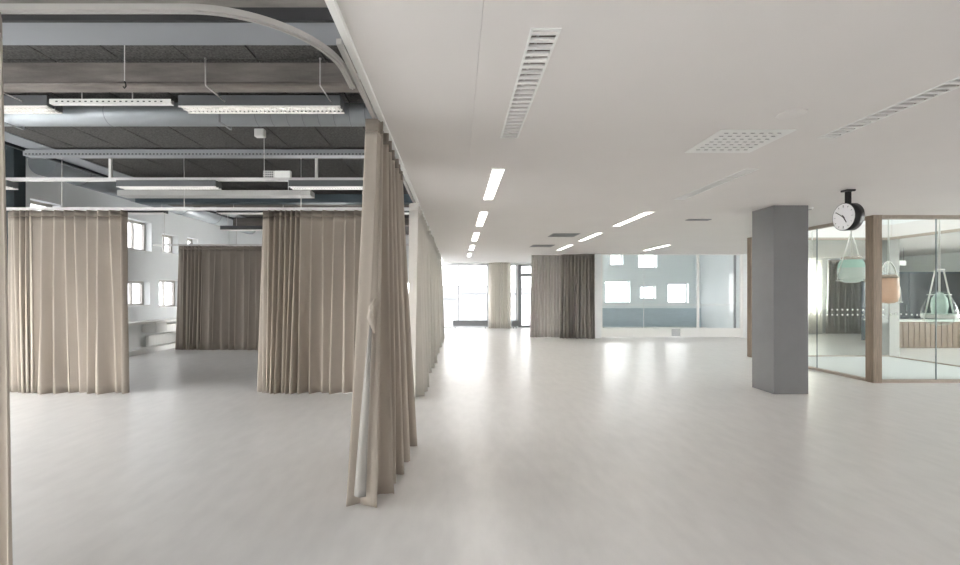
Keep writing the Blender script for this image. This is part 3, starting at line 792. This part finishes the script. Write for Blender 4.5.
# clear bulb lamp with green core
p = thing('pendant_lamp', 'hanging art lamp with clear glass bulb around a pale green core', 'pendant lamp', (8.49, 8.0, 0))
MB().tube([(0, 0, 1.52), (0, 0, ZT)], .014, 10).build('stem', M['pendantframe'], p)
b = MB().tube([(-.09, 0, 1.91), (.09, 0, 1.91)], .012, 8)
for s in (-1, 1):
    b.tube([(s*.075, 0, 1.90), (s*.265, 0, 1.06), (s*.265, 0, 1.0)], .011, 8)
b.tube([(-.22, 0, 1.47), (.22, 0, 1.47)], .007, 8).tube([(-.31, 0, 1.03), (.31, 0, 1.03)], .009, 8)
b.build('hanging_frame', M['pendantframe'], p)
bowl([(.05, 1.53), (.11, 1.50), (.16, 1.40), (.22, 1.24), (.24, 1.12), (.21, 1.02), (.12, .95), (0, .93)], (0, 0, 0), 'glass_bulb', M['clearglass'], p)
bowl([(0, 1.52), (.05, 1.50), (.10, 1.40), (.115, 1.28), (.10, 1.15), (.05, 1.06), (0, 1.04)], (0, 0, 0), 'green_core', M['palegreen'], p)
MB().lathe([(.232, 1.06), (.245, 1.10), (.232, 1.14)], (0, 0, 0), 36).build('wire_ring', M['pendantframe'], p)
# thin drop pendant by the court's inner side
p = thing('pendant_lamp', 'slim white hanging lamp next to the grey column, inside the glazed court', 'pendant lamp', (7.35, 9.4, 0))
MB().tube([(0, 0, 2.2), (0, 0, ZT)], .01, 8).build('stem', M['pendantframe'], p)
MB().tube([(0, 0, 2.2), (-.06, 0, 2.05), (-.05, 0, 1.9)], .01, 8).build('hook', M['pendantframe'], p)

# ------------------------------------------------------------------ behind the court
c = thing('counter', 'brown wood-boarded reception counter behind the glazed court', 'counter', (12.0, 12.4, 0))
MB().box((-.3, 0, 0), (3.9, .6, .72)).build('counter_body', M['walnut'], c)
b = MB()
for i in range(28): b.box((-.29+.15*i, -.018, .04), (-.155+.15*i, 0, .70))
b.build('board_cladding', M['walnut'], c)
box('counter_top', (-.34, -.04, .72), (3.9, .64, .76), M['boardwhite'], c)
o = tag(box('paper_sheet', (13.3, 12.5, .762), (13.6, 12.7, .766), M['paper']), 'white sheet of paper on the brown counter', 'paper')
sh = thing('storage_cabinet', 'tall dark grey cabinet standing behind the brown counter', 'cabinet', (12.9, 14.0, 0))
MB().box((0, 0, 0), (3.0, .5, 2.15)).build('carcass', M['tealbeam'], sh)
for i in range(3): 
    dd = box('door', (.02+i*.995, -.02, .05), (.98+i*.995, 0, 2.1), M['housing'], sh)
    box('handle', (.90+i*.995, -.045, .95), (.92+i*.995, -.02, 1.15), M['grey'], dd)
sg = tag(box('hanging_sign', (12.4, 12.9, 2.28), (12.75, 12.94, 2.42), M['paper']), 'small white sign plate hanging above the brown counter', 'sign')
MB().tube([(12.45, 12.92, 2.42), (12.45, 12.92, 2.8)], .006, 6).tube([(12.7, 12.92, 2.42), (12.7, 12.92, 2.8)], .006, 6).build('sign_cord', M['grey'], sg)

# ------------------------------------------------------------------ bench radiators at far window
def convector(x0, x1, label):
    t = thing('radiator', label, 'radiator', (x0, 19.2, 0), group='low bench radiators at the end window')
    w = x1-x0
    MB().box((0, 0, .10), (w, .14, .34)).build('radiator_body', M['grey'], t, bevel=.006)
    b = MB()
    for k in range(int(w/.06)): b.box((.03+.06*k, .02, .34), (.05+.06*k, .12, .345))
    b.build('grille', M['midgrey'], t)
    for x in (.08, w-.11): box('foot', (x, .04, 0), (x+.03, .10, .10), M['grey'], t)
window('y', 19.5, 1, *FW[3], w=.035, fr=M['grey'], gm=M['glass'])  # unseen extra window, put in to light the far end
convector(-.15, 1.32, 'long low grey bench radiator under the wide end window')
convector(2.32, 2.62, 'short low grey radiator beside the balcony door')
# counter and boxes along left wall
c = thing('built_in_counter', 'white built-in counter along the wall under the square windows', 'counter', (-8, 10.2, 0))
box('worktop', (.005, 0, .74), (.42, 2.95, .80), M['lacquer'], c, bevel=.004)
box('end_panel', (.005, 2.9, 0), (.42, 2.95, .74), M['lacquer'], c)
box('end_panel', (.005, 0, 0), (.42, .05, .74), M['lacquer'], c)
box('plinth', (.005, .05, 0), (.30, 2.9, .12), M['lacquer'], c)
MB().box((.02, 1.34, .50), (.38, 1.78, .735)).build('drawer_box', M['boardwhite'], c, bevel=.004)
MB().box((.02, 1.8, .46), (.30, 2.7, .66)).build('service_box', M['lacquer'], c, bevel=.004)
r = thing('radiator', 'white panel radiator beneath the wall counter', 'radiator', (-7.96, 11.65, .13))
MB().box((0, 0, 0), (.08, 1.1, .28)).build('radiator_body', M['lacquer'], r, bevel=.005)
b = MB()
for k in range(18): b.box((.08, .03+.06*k, .02), (.088, .06+.06*k, .26))
b.build('fins', M['lacquer'], r)
# hall lamp
luminaire(7.7, 17.2, 3.3, 'bright hanging lamp inside the glazed hall', rods=(.2, 1.2), group='lamp of the glazed hall', ztop=3.65)

# ------------------------------------------------------------------ outside
gr = struct(box('ground', (-150, -150, -9.2), (150, 300, -9), M['asphalt']))
rnd = random.Random(4)
bl = [(-6, 70, 12, 10, 9.4), (8, 95, 16, 12, 10.2), (-22, 110, 14, 12, 9.0), (26, 120, 18, 14, 11.5), (0, 150, 20, 14, 12.5), (48, 140, 22, 14, 13)]
names = ['low pale block straight outside the end window', 'pale block behind the radiators, partly covered by the cream curtain', 'small distant pale block at the edge of the end window', 'wide distant block seen past the balcony door', 'tallest distant block on the skyline beyond the end window', 'far cream block beyond the hall windows']
for (x, y, w, d, h), lab in zip(bl, names):
    t = thing('building', lab, 'building', (x, y, -9), group='pale buildings outside the end window')
    MB().box((-w/2, 0, 0), (w/2, d, h)).build('walls', M['facadea'] if rnd.random() < .5 else M['facadeb'], t)
    MB().box((-w/2-.2, -.2, h), (w/2+.2, d+.2, h+.35)).build('roof', M['grey'], t)
    for fl in range(int(h/3)):
        for q in range(int(w/2.6)):
            MB().box((-w/2+.8+2.6*q, -.06, 1+3*fl), (-w/2+2.2+2.6*q, 0.02, 2.4+3*fl)).build('window', M['pane_far'], t)

# ------------------------------------------------------------------ daylight
w = bpy.data.worlds.new('overcast_sky'); bpy.context.scene.world = w; w.use_nodes = True
bg = w.node_tree.nodes['Background']; bg.inputs[0].default_value = (1.0, .985, .975, 1); bg.inputs[1].default_value = 6.0
def portal(loc, rot, sx, sy):
    l = bpy.data.lights.new('daylight_portal', 'AREA'); l.shape = 'RECTANGLE'; l.size = sx; l.size_y = sy
    l.cycles.is_portal = True
    o = bpy.data.objects.new('daylight_portal', l); C.objects.link(o); o.location = loc; o.rotation_euler = rot
def hole_portal(axis, t, d, h):
    u, z = (h[0]+h[1])/2, (h[2]+h[3])/2
    if axis == 'x': portal((t+d*.32, u, z), (PI/2, 0, PI/2*(1 if d < 0 else -1) * -1), h[1]-h[0], h[3]-h[2])
    else: portal((u, t+d*.32, z), (PI/2 if d < 0 else -PI/2, 0, 0) if False else ((-PI/2 if d > 0 else PI/2), 0, 0), h[1]-h[0], h[3]-h[2])
for h in BW_added: hole_portal('y', -4.0, -1, h)
for h in FW: hole_portal('y', 19.5, 1, h)
for h in HW: hole_portal('y', 20.3, 1, h)
for h in HL_added: hole_portal('x', 4.6, -1, h)
for h in WB_added: hole_portal('y', 16.0, 1, h)
for h in CWN: hole_portal('y', 17.0, 1, h)
for h in RW_added: hole_portal('x', 16.0, 1, h)
for h in WL: hole_portal('x', -8.0, -1, h)
portal((8.59, 9.2, 4.0), (0, 0, 0), 3.4, 3.3)

sc = bpy.context.scene
sc.view_settings.view_transform = 'Standard'; sc.view_settings.look = 'None'
sc.view_settings.exposure = 1.97; sc.view_settings.gamma = 1
sc.view_settings.use_curve_mapping = False
cy = sc.cycles
cy.max_bounces = 14; cy.diffuse_bounces = 9; cy.glossy_bounces = 5; cy.transmission_bounces = 6; cy.transparent_max_bounces = 20
cy.use_denoising = True
cy.caustics_reflective = False; cy.caustics_refractive = False
cy.sample_clamp_indirect = 6
